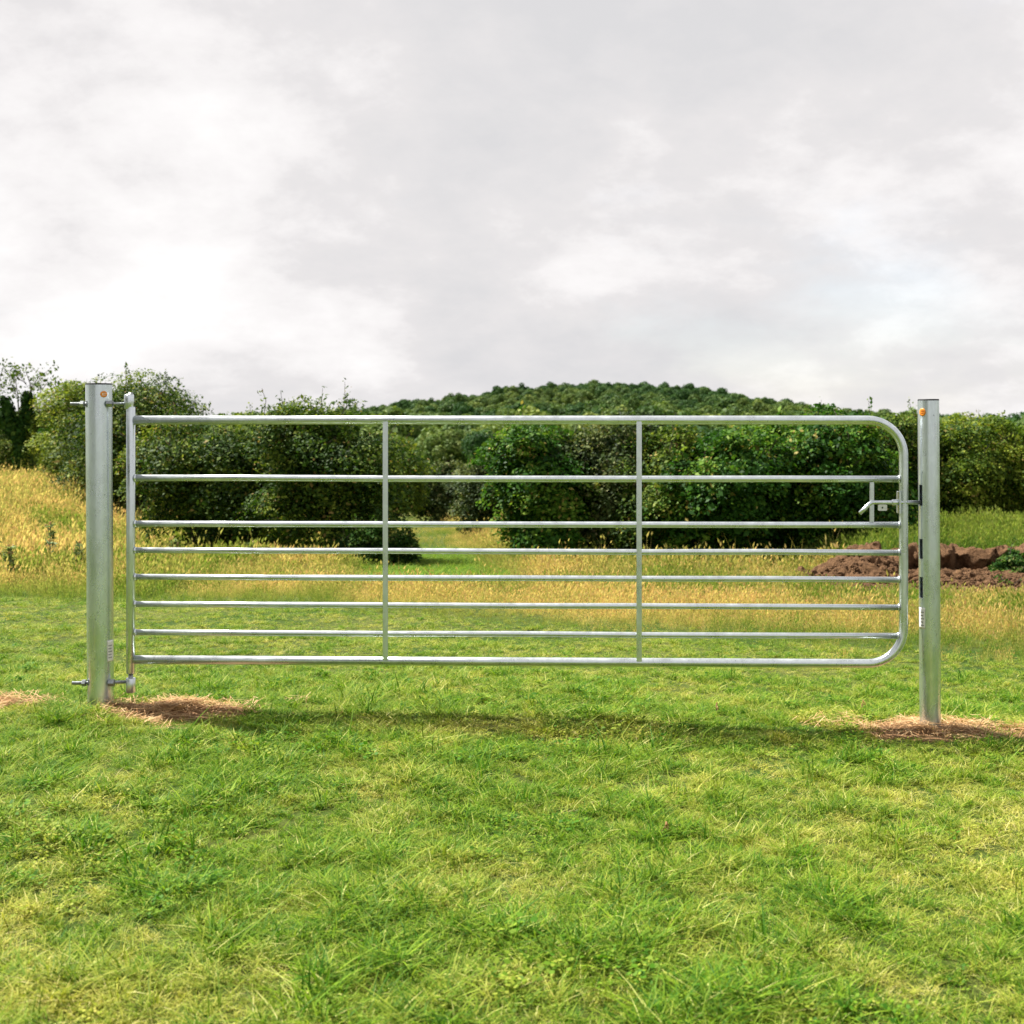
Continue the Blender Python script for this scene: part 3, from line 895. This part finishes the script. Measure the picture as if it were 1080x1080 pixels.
# two upright ivy-clad trees at the far left
def ivy_tree(seed, arms, crown_h, twigs):
    r = np.random.default_rng(seed)
    TV, TF = [], []
    C, Nn, T = [], [], []
    for pts in arms:
        pts = [np.array(p_, float) for p_ in pts]
        rad = np.linspace(.09, .025, len(pts))
        tube(TV, TF, pts, rad, 6, cap=False)
        for a_, b_, ra in zip(pts[:-1], pts[1:], rad):
            ln = np.linalg.norm(b_ - a_); m_ = int(ln * 2000)
            f = r.uniform(0, 1, m_)[:, None]
            off = r.normal(0, 1, (m_, 3)); off /= np.linalg.norm(off, axis=1, keepdims=True)
            th = (.05 + .12 * r.uniform(0, 1, m_)) * (1.2 - .25 * f[:, 0]) * (.7 + .6 * vnoise(f[:, 0] * 6, off[:, 0] * 2, seed))
            C.append(a_ + (b_ - a_) * f + off * th[:, None]); Nn.append(off + [0, 0, .3] + r.normal(0, .3, (m_, 3))); T.append(np.clip(r.normal(.35, .2, m_), 0, 1))
    ivy = leaves_mesh('ivy', np.concatenate(C), np.concatenate(Nn), .085, r, np.concatenate(T), LEAF['dark'], .8)
    C, Nn, T = [], [], []
    for (bx, by, bz, tx, ty, tz) in twigs:
        b0 = np.array([bx, by, bz]); e0 = np.array([tx, ty, tz])
        tube(TV, TF, [b0, (b0 + e0) / 2 + r.normal(0, .05, 3), e0], [.02, .014, .006], 4, cap=False)
        for _ in range(5):
            f = r.uniform(.45, 1); s0 = b0 + (e0 - b0) * f
            e1 = s0 + np.array([r.normal(0, .22), r.normal(0, .22), r.uniform(.05, .35)])
            tube(TV, TF, [s0, e1], [.008, .004], 3, cap=False)
            m_ = 26
            C.append(e1 + r.normal(0, .085, (m_, 3))); Nn.append(r.normal(0, 1, (m_, 3))); T.append(r.uniform(.3, .8, m_))
    crown = leaves_mesh('crown', np.concatenate(C), np.concatenate(Nn), .07, r, np.concatenate(T), LEAF['hawthorn'])
    trunk = np_mesh('trunk', np.array(TV), np.array(TF), smooth=True); trunk.materials.append(BARK)
    return crown, trunk, ivy


IV = 'ivy-clad trees at the left'
r = np.random.default_rng(5)
for (nm, lab, x, y, arms, tw, sd) in [
    ('ivy_tree', 'tall bare-topped tree with dark ivy on its forked stem, far left', -11.55, 30.0,
     [[(0, 0, -.1), (.03, 0, .6), (.0, .02, 1.25)], [(0, .02, 1.2), (-.2, 0, 1.6), (-.36, .03, 2.05)], [(0, .02, 1.2), (.12, .05, 1.6), (.20, 0, 2.15)], [(-.05, .02, 1.1), (-.35, 0, 1.5), (-.52, .05, 1.75)]],
     [(-.36, 0, 1.9, -.5, .1, 2.62), (.2, 0, 2.0, .15, 0, 2.72), (0, 0, 1.5, -.15, .1, 2.66), (.2, 0, 2, .5, .1, 2.7), (-.5, 0, 1.6, -.8, 0, 2.5), (.1, 0, 1.6, .65, 0, 2.45)], 3),
    ('ivy_tree', 'shorter ivy-smothered forked stem between the bare-topped tree and the gate post', -9.95, 28.0,
     [[(0, 0, -.1), (-.02, 0, .5), (0, 0, .95)], [(0, 0, .9), (.0, 0, 1.3), (.02, .03, 1.75)], [(0, 0, .8), (.18, 0, 1.15), (.36, .02, 1.5)], [(0, 0, .6), (-.2, 0, .9), (-.3, 0, 1.15)]],
     [(0, 0, 1.6, .05, 0, 2.1), (.3, 0, 1.4, .42, 0, 1.9)], 4)]:
    cr, trk, ivy = ivy_tree(sd, arms, 2, tw)
    o = empty(nm, (x, y, gzf(x, y)))
    link_mesh('crown', cr, parent=o); link_mesh('trunk', trk, parent=o); link_mesh('ivy', ivy, parent=o)
    tag(o, lab, 'tree', IV)


# ------------------------------------------------------------------ far trees
def far_crown(seed, n=1700, size=0.17, mat=None):
    r = np.random.default_rng(seed)
    nl = 26
    q = r.normal(0, 1, (nl, 3)); q /= np.linalg.norm(q, axis=1, keepdims=True); q[:, 2] = np.abs(q[:, 2]) * 1.0 - .25
    LC = q * r.uniform(.45, .8, nl)[:, None]; lr = r.uniform(.22, .42, nl)
    li = r.choice(nl, n, p=lr ** 2 / (lr ** 2).sum())
    dv = r.normal(0, 1, (n, 3)); dv /= np.linalg.norm(dv, axis=1, keepdims=True)
    C = LC[li] + dv * (lr[li] * r.uniform(.8, 1.05, n))[:, None]
    C[:, 2] = C[:, 2] * .95 + .75
    tint = np.clip(r.uniform(.2, .8, nl)[li] + r.normal(0, .15, n), 0, 1)
    return leaves_mesh('far_crown', C, dv + [0, 0, .2] + r.normal(0, .45, (n, 3)), size, r, tint, mat or WOOD, .8)


def far_trunk():
    V, F = [], []
    tube(V, F, [(0, 0, -.3), (.02, 0, .3), (0, .02, .9)], [.10, .07, .03], 6, cap=False)
    for a in range(5):
        t_ = a * 1.256
        tube(V, F, [(0, 0, .45), (.3 * math.cos(t_), .3 * math.sin(t_), .8), (.5 * math.cos(t_), .5 * math.sin(t_), 1.15)], [.045, .03, .01], 5, cap=False)
    me = np_mesh('far_trunk', np.array(V), np.array(F), smooth=True); me.materials.append(BARK)
    return me


wood_p = [far_crown(800 + k, 3000, .125) for k in range(6)]
r = np.random.default_rng(99)
gx, gy = np.meshgrid(np.arange(-420, 420, 4.8), np.arange(232, 900, 4.8))
x = (gx + r.normal(0, 2.0, gx.shape)).ravel(); y = (gy + r.normal(0, 2.0, gx.shape)).ravel()
ok = (np.abs(x) < 0.43 * y + 25)
x, y = x[ok], y[ok]
sc = r.gamma(8, 3.9 / 8, len(x)).clip(2.0, 7.0) * (1 - .38 * sm(380, 640, y))
band = fbm(x / 70.0, y / 70.0, 13)
dry = np.clip((band - .42) * 1.8 + r.normal(.10, .22, len(x)) + .45 * (1 - sm(330, 480, y)) - .20 * sm(480, 620, y), 0, 1)
o = scatter('woodland', wood_p, np.stack([x, y, hill_z(x, y) - .2], -1), r.uniform(0, 6.28, len(x)), np.stack([sc, sc, sc * r.uniform(.85, 1.25, len(x))], -1), None, dry)
tag(o, 'dense green woodland covering the far hill', 'woodland')

# nearest trees of the valley, told apart through the gap
near_p = [far_crown(860, 9000, .085), far_crown(861, 9000, .085, VALLEY), far_crown(862, 9000, .085, VALLEY)]
trunk_me = far_trunk()
VT = [(-19.5, 205, 4.3, 'olive round-crowned valley tree left in the gap view'), (-13.5, 150, 3.2, 'pale rounded valley tree low in the middle of the gap view'),
      (-9.5, 190, 4.0, 'green valley tree behind the bush at the right of the gap'), (-3.5, 165, 3.5, 'valley tree just above the brownish bush right of the gap'),
      (-24.5, 175, 3.6, 'dark valley tree right beside the left gate upright'), (3.5, 185, 4.2, 'valley tree above the bright green bush in the central bay'),
      (-33, 190, 4.4, 'valley tree showing over the bush left of the left upright'), (12, 170, 4.2, 'yellowish valley tree over the grey-olive bush'),
      (19, 178, 4.3, 'yellowish valley tree above the right gate upright'), (30, 185, 4.4, 'valley tree over the bright right-bay bush'),
      (44, 200, 4.8, 'yellow-topped valley tree poking above the top rail at right'), (-45, 200, 4.6, 'valley tree over the left bay bushes')]
for k, (x, y, s, lab) in enumerate(VT):
    o = empty('valley_tree', (x, y, gzf(x, y)), k * 1.7)
    o.scale = (s, s, s * (0.9 + .08 * (k % 4)))
    link_mesh('crown', near_p[k % 3], parent=o); link_mesh('trunk', trunk_me, parent=o)
    tag(o, lab, 'tree', 'trees in the valley before the hill')


for k, (x, y, s, lab) in enumerate([(-7.5, -8.5, 3.4, 'tall tree behind the camera, mirrored nearest the middle of the posts'),
                                    (-11.5, -5.0, 3.8, 'tallest tree behind and left of the camera, mirrored darkly in both posts'),
                                    (-14.5, 0.5, 3.3, 'tree left of the camera, mirrored at the left edge of the posts')]):
    o = empty('field_tree', (x, y, gzf(x, y)), k * 2.1)
    o.scale = (s, s, s * 1.5)
    link_mesh('crown', near_p[k % 3], parent=o); link_mesh('trunk', trunk_me, parent=o)
    tag(o, lab, 'tree', 'trees mirrored in the posts')


# ------------------------------------------------------------------ gate posts
def post_mesh(name, rad, z0, z1, slots=(), seg=72):
    """open steel tube; slots (za, zb, a0, a1) in degrees are real openings"""
    zs = {z0, z1}
    for za, zb, _, _ in slots: zs |= {za, zb}
    zs |= set(np.linspace(z0, z1, 14)[1:-1])
    zs = sorted(zs)
    bm = bmesh.new()
    rings = []
    for z in zs:
        rings.append([bm.verts.new((rad * math.cos(2 * math.pi * k / seg), rad * math.sin(2 * math.pi * k / seg), z)) for k in range(seg)])
    for i in range(len(zs) - 1):
        zm = (zs[i] + zs[i + 1]) / 2
        for k in range(seg):
            am = (k + .5) * 360 / seg
            if any(za < zm < zb and a0 < am < a1 for za, zb, a0, a1 in slots): continue
            k2 = (k + 1) % seg
            bm.faces.new((rings[i][k], rings[i][k2], rings[i + 1][k2], rings[i + 1][k]))
    return bm_mesh(name, bm)


def curved_patch(name, rad, a0, a1, z0, z1, round_=False, n=14, nz=10):
    """thin sticker wrapped on a post of radius rad; angles in degrees"""
    bm = bmesh.new()
    if round_:
        zc = (z0 + z1) / 2; rz = (z1 - z0) / 2; ac = R((a0 + a1) / 2); ra = R((a1 - a0) / 2)
        c = bm.verts.new((rad * math.cos(ac), rad * math.sin(ac), zc))
        prev = [c] * 28
        for ringk in (0.34, .67, 1.0):
            ring = []
            for k in range(28):
                t_ = 2 * math.pi * k / 28
                a = ac + ra * ringk * math.cos(t_)
                ring.append(bm.verts.new((rad * math.cos(a), rad * math.sin(a), zc + rz * ringk * math.sin(t_))))
            for k in range(28):
                k2 = (k + 1) % 28
                if ringk < .4: bm.faces.new((c, ring[k], ring[k2]))
                else: bm.faces.new((prev[k], ring[k], ring[k2], prev[k2]))
            prev = ring
    else:
        g = [[bm.verts.new((rad * math.cos(R(a0 + (a1 - a0) * i / n)), rad * math.sin(R(a0 + (a1 - a0) * i / n)), z0 + (z1 - z0) * j / nz)) for i in range(n + 1)] for j in range(nz + 1)]
        for j in range(nz):
            for i in range(n):
                bm.faces.new((g[j][i], g[j][i + 1], g[j + 1][i + 1], g[j + 1][i]))
    return bm_mesh(name, bm)


def solid(o, th, off=-1):
    md = o.modifiers.new('wall', 'SOLIDIFY'); md.thickness = th; md.offset = off
    return o


def hex_bm(bm, c, ax, r_, ln):
    """hexagonal nut along x"""
    m_ = Matrix.Translation(c) @ Matrix.Rotation(R(90), 4, 'Y')
    bmesh.ops.create_cone(bm, cap_ends=True, segments=6, radius1=r_, radius2=r_, depth=ln, matrix=m_)


LPX, LPY = -1.944, 6.05
RPX, RPY = 1.938, 5.93
LGZ, RGZ = -0.012, -0.106


def post_common(o, rad, z0, z1, mat, slots=()):
    tb = link_mesh('tube', post_mesh('tube', rad, z0, z1, slots), mat, o); solid(tb, 0.005)
    es = tb.modifiers.new('crisp_rims', 'EDGE_SPLIT'); es.split_angle = R(40)
    bm = bmesh.new()
    bmesh.ops.create_cone(bm, cap_ends=True, segments=48, radius1=rad + .0008, radius2=rad - .0012, depth=.007, matrix=Matrix.Translation((0, 0, z1 + .0037)))
    link_mesh('cap', bm_mesh('cap', bm, False), CAP, o)
    return tb


lp = empty('gate_post', (LPX, LPY, LGZ))
lp.rotation_euler = (0, R(-0.34), 0)
tag(lp, 'thick round galvanised post on the left carrying the gate hinges', 'post', 'gate posts')
LR = 0.0608
post_common(lp, LR, -0.35, 1.508, GALV_POST)
stk = link_mesh('sticker', curved_patch('sticker', LR + .0012, 293, 325, 1.508 - .060, 1.508 - .030, True), ORANGE, lp); solid(stk, .0006, 1)
for k, (a0, a1, za, zb) in enumerate(((303, 316, 1.458, 1.460), (302, 305, 1.458, 1.468), (303, 316, 1.466, 1.468))):
    q = link_mesh('print', curved_patch('print', LR + .0024, a0, a1, za, zb, n=4, nz=1), WHITE, stk)
lb = link_mesh('label', curved_patch('label', LR + .0012, 318, 356, .205, .306), WHITE, lp); solid(lb, .0005, 1)
for k in range(5):
    link_mesh('print', curved_patch('print', LR + .0024, 322, 345 - 5 * (k % 2), .222 + k * .014, .228 + k * .014, n=6, nz=1), GREYPRINT, lb)


def hinge_bolt(parent, z, gx, seg_y=-0.012):
    """eye bolt through the post: threaded rod, nuts, eye round the gate stile pin"""
    yb = -0.036
    rod = link_mesh('hinge_bolt', tube_mesh('hinge_bolt', [(-.122, yb, z), (gx - .018, yb + .02, z)], .0078, 16), BOLT, parent)
    for xn, ln, rr in ((-.066, .016, .0165), (.056, .014, .0165), (.070, .014, .0175)):
        bm = bmesh.new(); hex_bm(bm, (xn, yb, z), 0, rr, ln)
        link_mesh('nut', bm_mesh('nut', bm, False), BOLT, rod)
    # rolled threads
    V, F = [], []
    for k in range(9):
        xk = -.120 + k * .0052
        tube(V, F, [(xk, yb, z), (xk + .0026, yb, z)], [.0088, .0088], 12)
    tag(link_mesh('thread', np_mesh('thread', np.array(V), np.array(F)), BOLT, rod), kind='stuff')
    return rod


GL = (-1.796, 6.03)
GR = (1.814, 5.93)
GLEN = math.hypot(GR[0] - GL[0], GR[1] - GL[1])
gyaw = math.atan2(GR[1] - GL[1], GR[0] - GL[0])
ZB, ZT = 0.201, 1.330
EX = GL[0] - LPX
for z, zc_ in ((1.418, 1.428), (0.107, 0.092)):
    rod = hinge_bolt(lp, z, EX)
    e = link_mesh('eye', tube_mesh('eye', [(EX, -.018, zc_ - .034), (EX, -.018, zc_ - .031), (EX, -.018, zc_ + .031), (EX, -.018, zc_ + .034)], [.020, .0225, .0225, .020], 24), GALV, rod)

rp = empty('gate_post', (RPX, RPY, RGZ))
rp.rotation_euler = (0, R(-0.34), 0)
tag(rp, 'slimmer round galvanised post on the right taking the gate latch', 'post', 'gate posts')
RR_ = 0.0478
zr = lambda row: 1.33 - (row - 443) / 1350 * 5.93 - RGZ
slots = [(zr(533), zr(511), 182, 214), (zr(589), zr(568), 182, 214), (zr(630), zr(608), 182, 214)]
post_common(rp, RR_, -0.35, 1.526, GALV_POST, slots)
stk = link_mesh('sticker', curved_patch('sticker', RR_ + .0012, 199, 238, zr(439), zr(430.5), True), ORANGE, rp); solid(stk, .0006, 1)
for za in (zr(433.3), zr(435.6)):
    link_mesh('print', curved_patch('print', RR_ + .0024, 208, 228, za - .0016, za + .0010, n=5, nz=1), ORANGE_DK, stk)
lb = link_mesh('label', curved_patch('label', RR_ + .0012, 184, 228, zr(662), zr(640)), WHITE, rp); solid(lb, .0005, 1)
for k in range(5):
    link_mesh('print', curved_patch('print', RR_ + .0024, 198, 222 - 5 * (k % 2), zr(659) + k * .015, zr(659) + .005 + k * .015, n=6, nz=1), GREYPRINT, lb)

# ------------------------------------------------------------------ the gate
gate = empty('field_gate', (GL[0], GL[1], 0), gyaw)
tag(gate, 'long galvanised tubular field gate with horizontal rails, hung between two posts', 'gate')
# hanging stile
link_mesh('hanging_stile', tube_mesh('hanging_stile', [(0, 0, .136), (0, 0, .14), (0, 0, 1.388), (0, 0, 1.392)], [.018, .0205, .0205, .018], 28), GALV, gate)
for z0_, z1_ in ((1.392, 1.46), (.06, .136)):
    link_mesh('hinge_pin', tube_mesh('hinge_pin', [(0, 0, z0_), (0, 0, z1_)], .011, 16), BOLT, gate)
# bent frame tube: top rail, closing stile, bottom rail in one bend
RB = 0.165
pts = [(.019, 0, ZT), (GLEN * .5, 0, ZT), (GLEN - RB, 0, ZT)]
for k in range(1, 13):
    a = R(90 - 90 * k / 12)
    pts.append((GLEN - RB + RB * math.cos(a), 0, ZT - RB + RB * math.sin(a)))
pts.append((GLEN, 0, .77))
for k in range(0, 13):
    a = R(-90 * k / 12)
    pts.append((GLEN - RB + RB * math.cos(a), 0, ZB + RB + RB * math.sin(a)))
pts += [(GLEN * .5, 0, ZB), (.019, 0, ZB)]
link_mesh('frame_tube', tube_mesh('frame_tube', pts, .0205, 28), GALV, gate)
RAILS = [(1.0565, .0152), (.842, .0142), (.716, .0136), (.591, .0136), (.463, .0136), (.3295, .0136)]
for z, r_ in RAILS:
    xe = GLEN - .016
    if z < ZB + RB: xe = GLEN - RB + math.sqrt(max(0, RB ** 2 - (ZB + RB - z) ** 2)) - .016
    n = 7
    sag = np.random.default_rng(int(z * 1000)).normal(0, .0008, n)
    rl = link_mesh('rail', tube_mesh('rail', [(.016 + (xe - .016) * i / (n - 1), 0, z + sag[i]) for i in range(n)], r_, 24), GALV, gate)
    # weld collars where the rail meets the stiles
    for xw, dx in ((.0205, 1), (xe - .004, -1)):
        link_mesh('weld', tube_mesh('weld', [(xw - .002, 0, z), (xw + dx * .003, 0, z), (xw + dx * .007, 0, z)], [r_ + .0035, r_ + .003, r_ + .0004], 18), GALV, rl)
    # drips of frozen zinc along the underside
    rr_ = np.random.default_rng(int(z * 997))
    V, F = [], []
    for _ in range(16):
        xd = rr_.uniform(.1, xe - .1); hd_ = rr_.uniform(.002, .006)
        tube(V, F, [(xd, 0, z - r_ + .002), (xd, 0, z - r_ - hd_)], [.0022, .0008], 5)
    tag(link_mesh('zinc_drips', np_mesh('zinc_drips', np.array(V), np.array(F)), GALV, rl), kind='stuff')
# flat uprights welded to the front of the rails
for k, xu in enumerate((-.591, .591)):
    xl = (xu - GL[0]) / math.cos(gyaw)
    bm = bmesh.new()
    box_bm(bm, (xl, -.0178, (ZT + ZB) / 2), (.0245, .007, ZT - ZB - .012), .002)
    up = link_mesh('upright', bm_mesh('upright', bm, False), GALV, gate)
    for z, r_ in RAILS:
        for sx in (-1, 1):
            pass
# slam latch
LX = GLEN - .146
zl = .949
bm = bmesh.new(); box_bm(bm, (LX, 0, (1.0565 + .842) / 2), (.019, .012, 1.0565 - .842 - .026), .002)
link_mesh('latch_upright', bm_mesh('latch_upright', bm, False), GALV, gate)
yl = -.012
lb_ = link_mesh('latch_bolt', tube_mesh('latch_bolt',
                [(LX - .060, yl - .006, zl - .050), (LX - .038, yl - .004, zl - .030), (LX - .014, yl - .001, zl - .007), (LX - .003, yl, zl - .001), (LX + .01, yl, zl),
                 (LX + .22, yl, zl)], [.0095, .0095, .0092, .009, .009, .009], 18), GALV, gate)
link_mesh('spring_sleeve', tube_mesh('spring_sleeve', [(LX + .088, yl, zl), (LX + .092, yl, zl), (LX + .118, yl, zl), (LX + .122, yl, zl)], [.0095, .0135, .0135, .0095], 18), GALV, lb_)
bm = bmesh.new(); box_bm(bm, (GLEN - .0235, -.006, zl), (.009, .052, .102), .002)
link_mesh('latch_bracket', bm_mesh('latch_bracket', bm, False), GALV, gate)
# padlock plate with a real hole
bm = bmesh.new()
cx_, cz_, pw, ph, hr = LX + .045, zl - .024, .021, .0145, .0045
inner = [bm.verts.new((cx_ + hr * math.cos(2 * math.pi * k / 24), yl - .004, cz_ + hr * math.sin(2 * math.pi * k / 24))) for k in range(24)]
outer = []
for k in range(24):
    c_, s_ = math.cos(2 * math.pi * k / 24), math.sin(2 * math.pi * k / 24)
    f_ = min(pw / max(abs(c_), 1e-6), ph / max(abs(s_), 1e-6))
    outer.append(bm.verts.new((cx_ + c_ * f_, yl - .004, cz_ + s_ * f_)))
for k in range(24):
    k2 = (k + 1) % 24
    bm.faces.new((inner[k], outer[k], outer[k2], inner[k2]))
pl = link_mesh('padlock_plate', bm_mesh('padlock_plate', bm, False), plain('padlock_plate_zinc', (0.62, 0.63, 0.62), .45), gate); solid(pl, .004, 0)

# ------------------------------------------------------------------ single plants
def weed(name, label, cat, x, y, h, seed, kind='thistle', group=None):
    r = np.random.default_rng(seed)
    o = empty(name, (x, y, gzf(x, y)))
    V, F = [], []
    lean = r.normal(0, .05, 2)
    top = np.array([lean[0] * h, lean[1] * h, h])
    tube(V, F, [(0, 0, -.03), tuple(top * .5 + [r.normal(0, .01), 0, 0]), tuple(top)], [.006, .005, .003] if kind == 'thistle' else [.0022, .002, .0014], 6)
    heads = [top]
    for k in range(4 if kind == 'thistle' else 2):
        f = r.uniform(.45, .85); a = r.uniform(0, 6.28); s0 = top * f
        e = s0 + np.array([math.cos(a) * .11, math.sin(a) * .11, r.uniform(.10, .23)]) * h
        tube(V, F, [tuple(s0), tuple(e)], [.0035, .002] if kind == 'thistle' else [.0015, .001], 5); heads.append(e)
    link_mesh('stem', np_mesh('stem', np.array(V), np.array(F), smooth=True), STEM if kind == 'thistle' else DEADSTEM, o)
    if kind == 'thistle':
        n = 120
        f = r.uniform(.05, .95, n); a = r.uniform(0, 6.28, n)
        rad = .075 * (1.15 - f) + .02
        C = top[None, :] * f[:, None] + np.stack([np.cos(a) * rad, np.sin(a) * rad, np.full(n, .015)], -1) * r.uniform(.5, 1.1, n)[:, None]
        Nn = np.stack([np.cos(a) * -.5, np.sin(a) * -.5, np.ones(n)], -1) + r.normal(0, .4, (n, 3))
        link_mesh('leaves', leaves_mesh('leaves', C, Nn, .075, r, r.uniform(0, 1, n), WEED, .3), parent=o)
    C, Nn = [], []
    for hd_ in heads:
        m_ = 26
        q = r.normal(0, 1, (m_, 3)); q /= np.linalg.norm(q, axis=1, keepdims=True)
        C.append(hd_ + q * (.012 if kind == 'thistle' else .003) * [1, 1, 1.2 if kind == 'thistle' else 3.2]); Nn.append(q)
    fh = link_mesh('flower_head', leaves_mesh('flower_head', np.concatenate(C), np.concatenate(Nn), .015 if kind == 'thistle' else .006, r, r.uniform(0, 1, 26 * len(heads)), THATCH), parent=o)
    tag(fh, kind='stuff')
    tag(o, label, cat, group)


TG = 'thistles in the hay grass'
weed('thistle', 'tallest thistle, in the hay grass left of the left gate post', 'thistle', -4.85, 13.4, .62, 1, group=TG)
weed('thistle', 'leafy thistle at the far left edge of the hay grass', 'thistle', -5.25, 13.0, .46, 2, group=TG)
weed('thistle', 'thistle close beside the left gate post in the hay grass', 'thistle', -4.45, 13.1, .45, 3, group=TG)
weed('thistle', 'lower thistle in front of the tallest one by the left post', 'thistle', -4.9, 12.5, .40, 4, group=TG)
weed('thistle', 'thistle seen between the fourth and fifth gate rails near the hinge stile', 'thistle', -3.95, 15.0, .42, 5, group=TG)
weed('thistle', 'small thistle right of the hinge stile under the dark bush', 'thistle', -3.1, 15.2, .36, 6, group=TG)
weed('dock_stalk', 'brown dead dock stalk standing in the turf under the right gate bay', 'dead stalk', .99, 6.18, .055, 7, 'dock')
weed('dock_stalk', 'thin dark dead stalk in the turf left of the right post base', 'dead stalk', 1.72, 6.25, .075, 8, 'dock')
weed('dock_stalk', 'short brown stalk in the foreground turf below the right upright', 'dead stalk', .52, 4.30, .045, 9, 'dock')
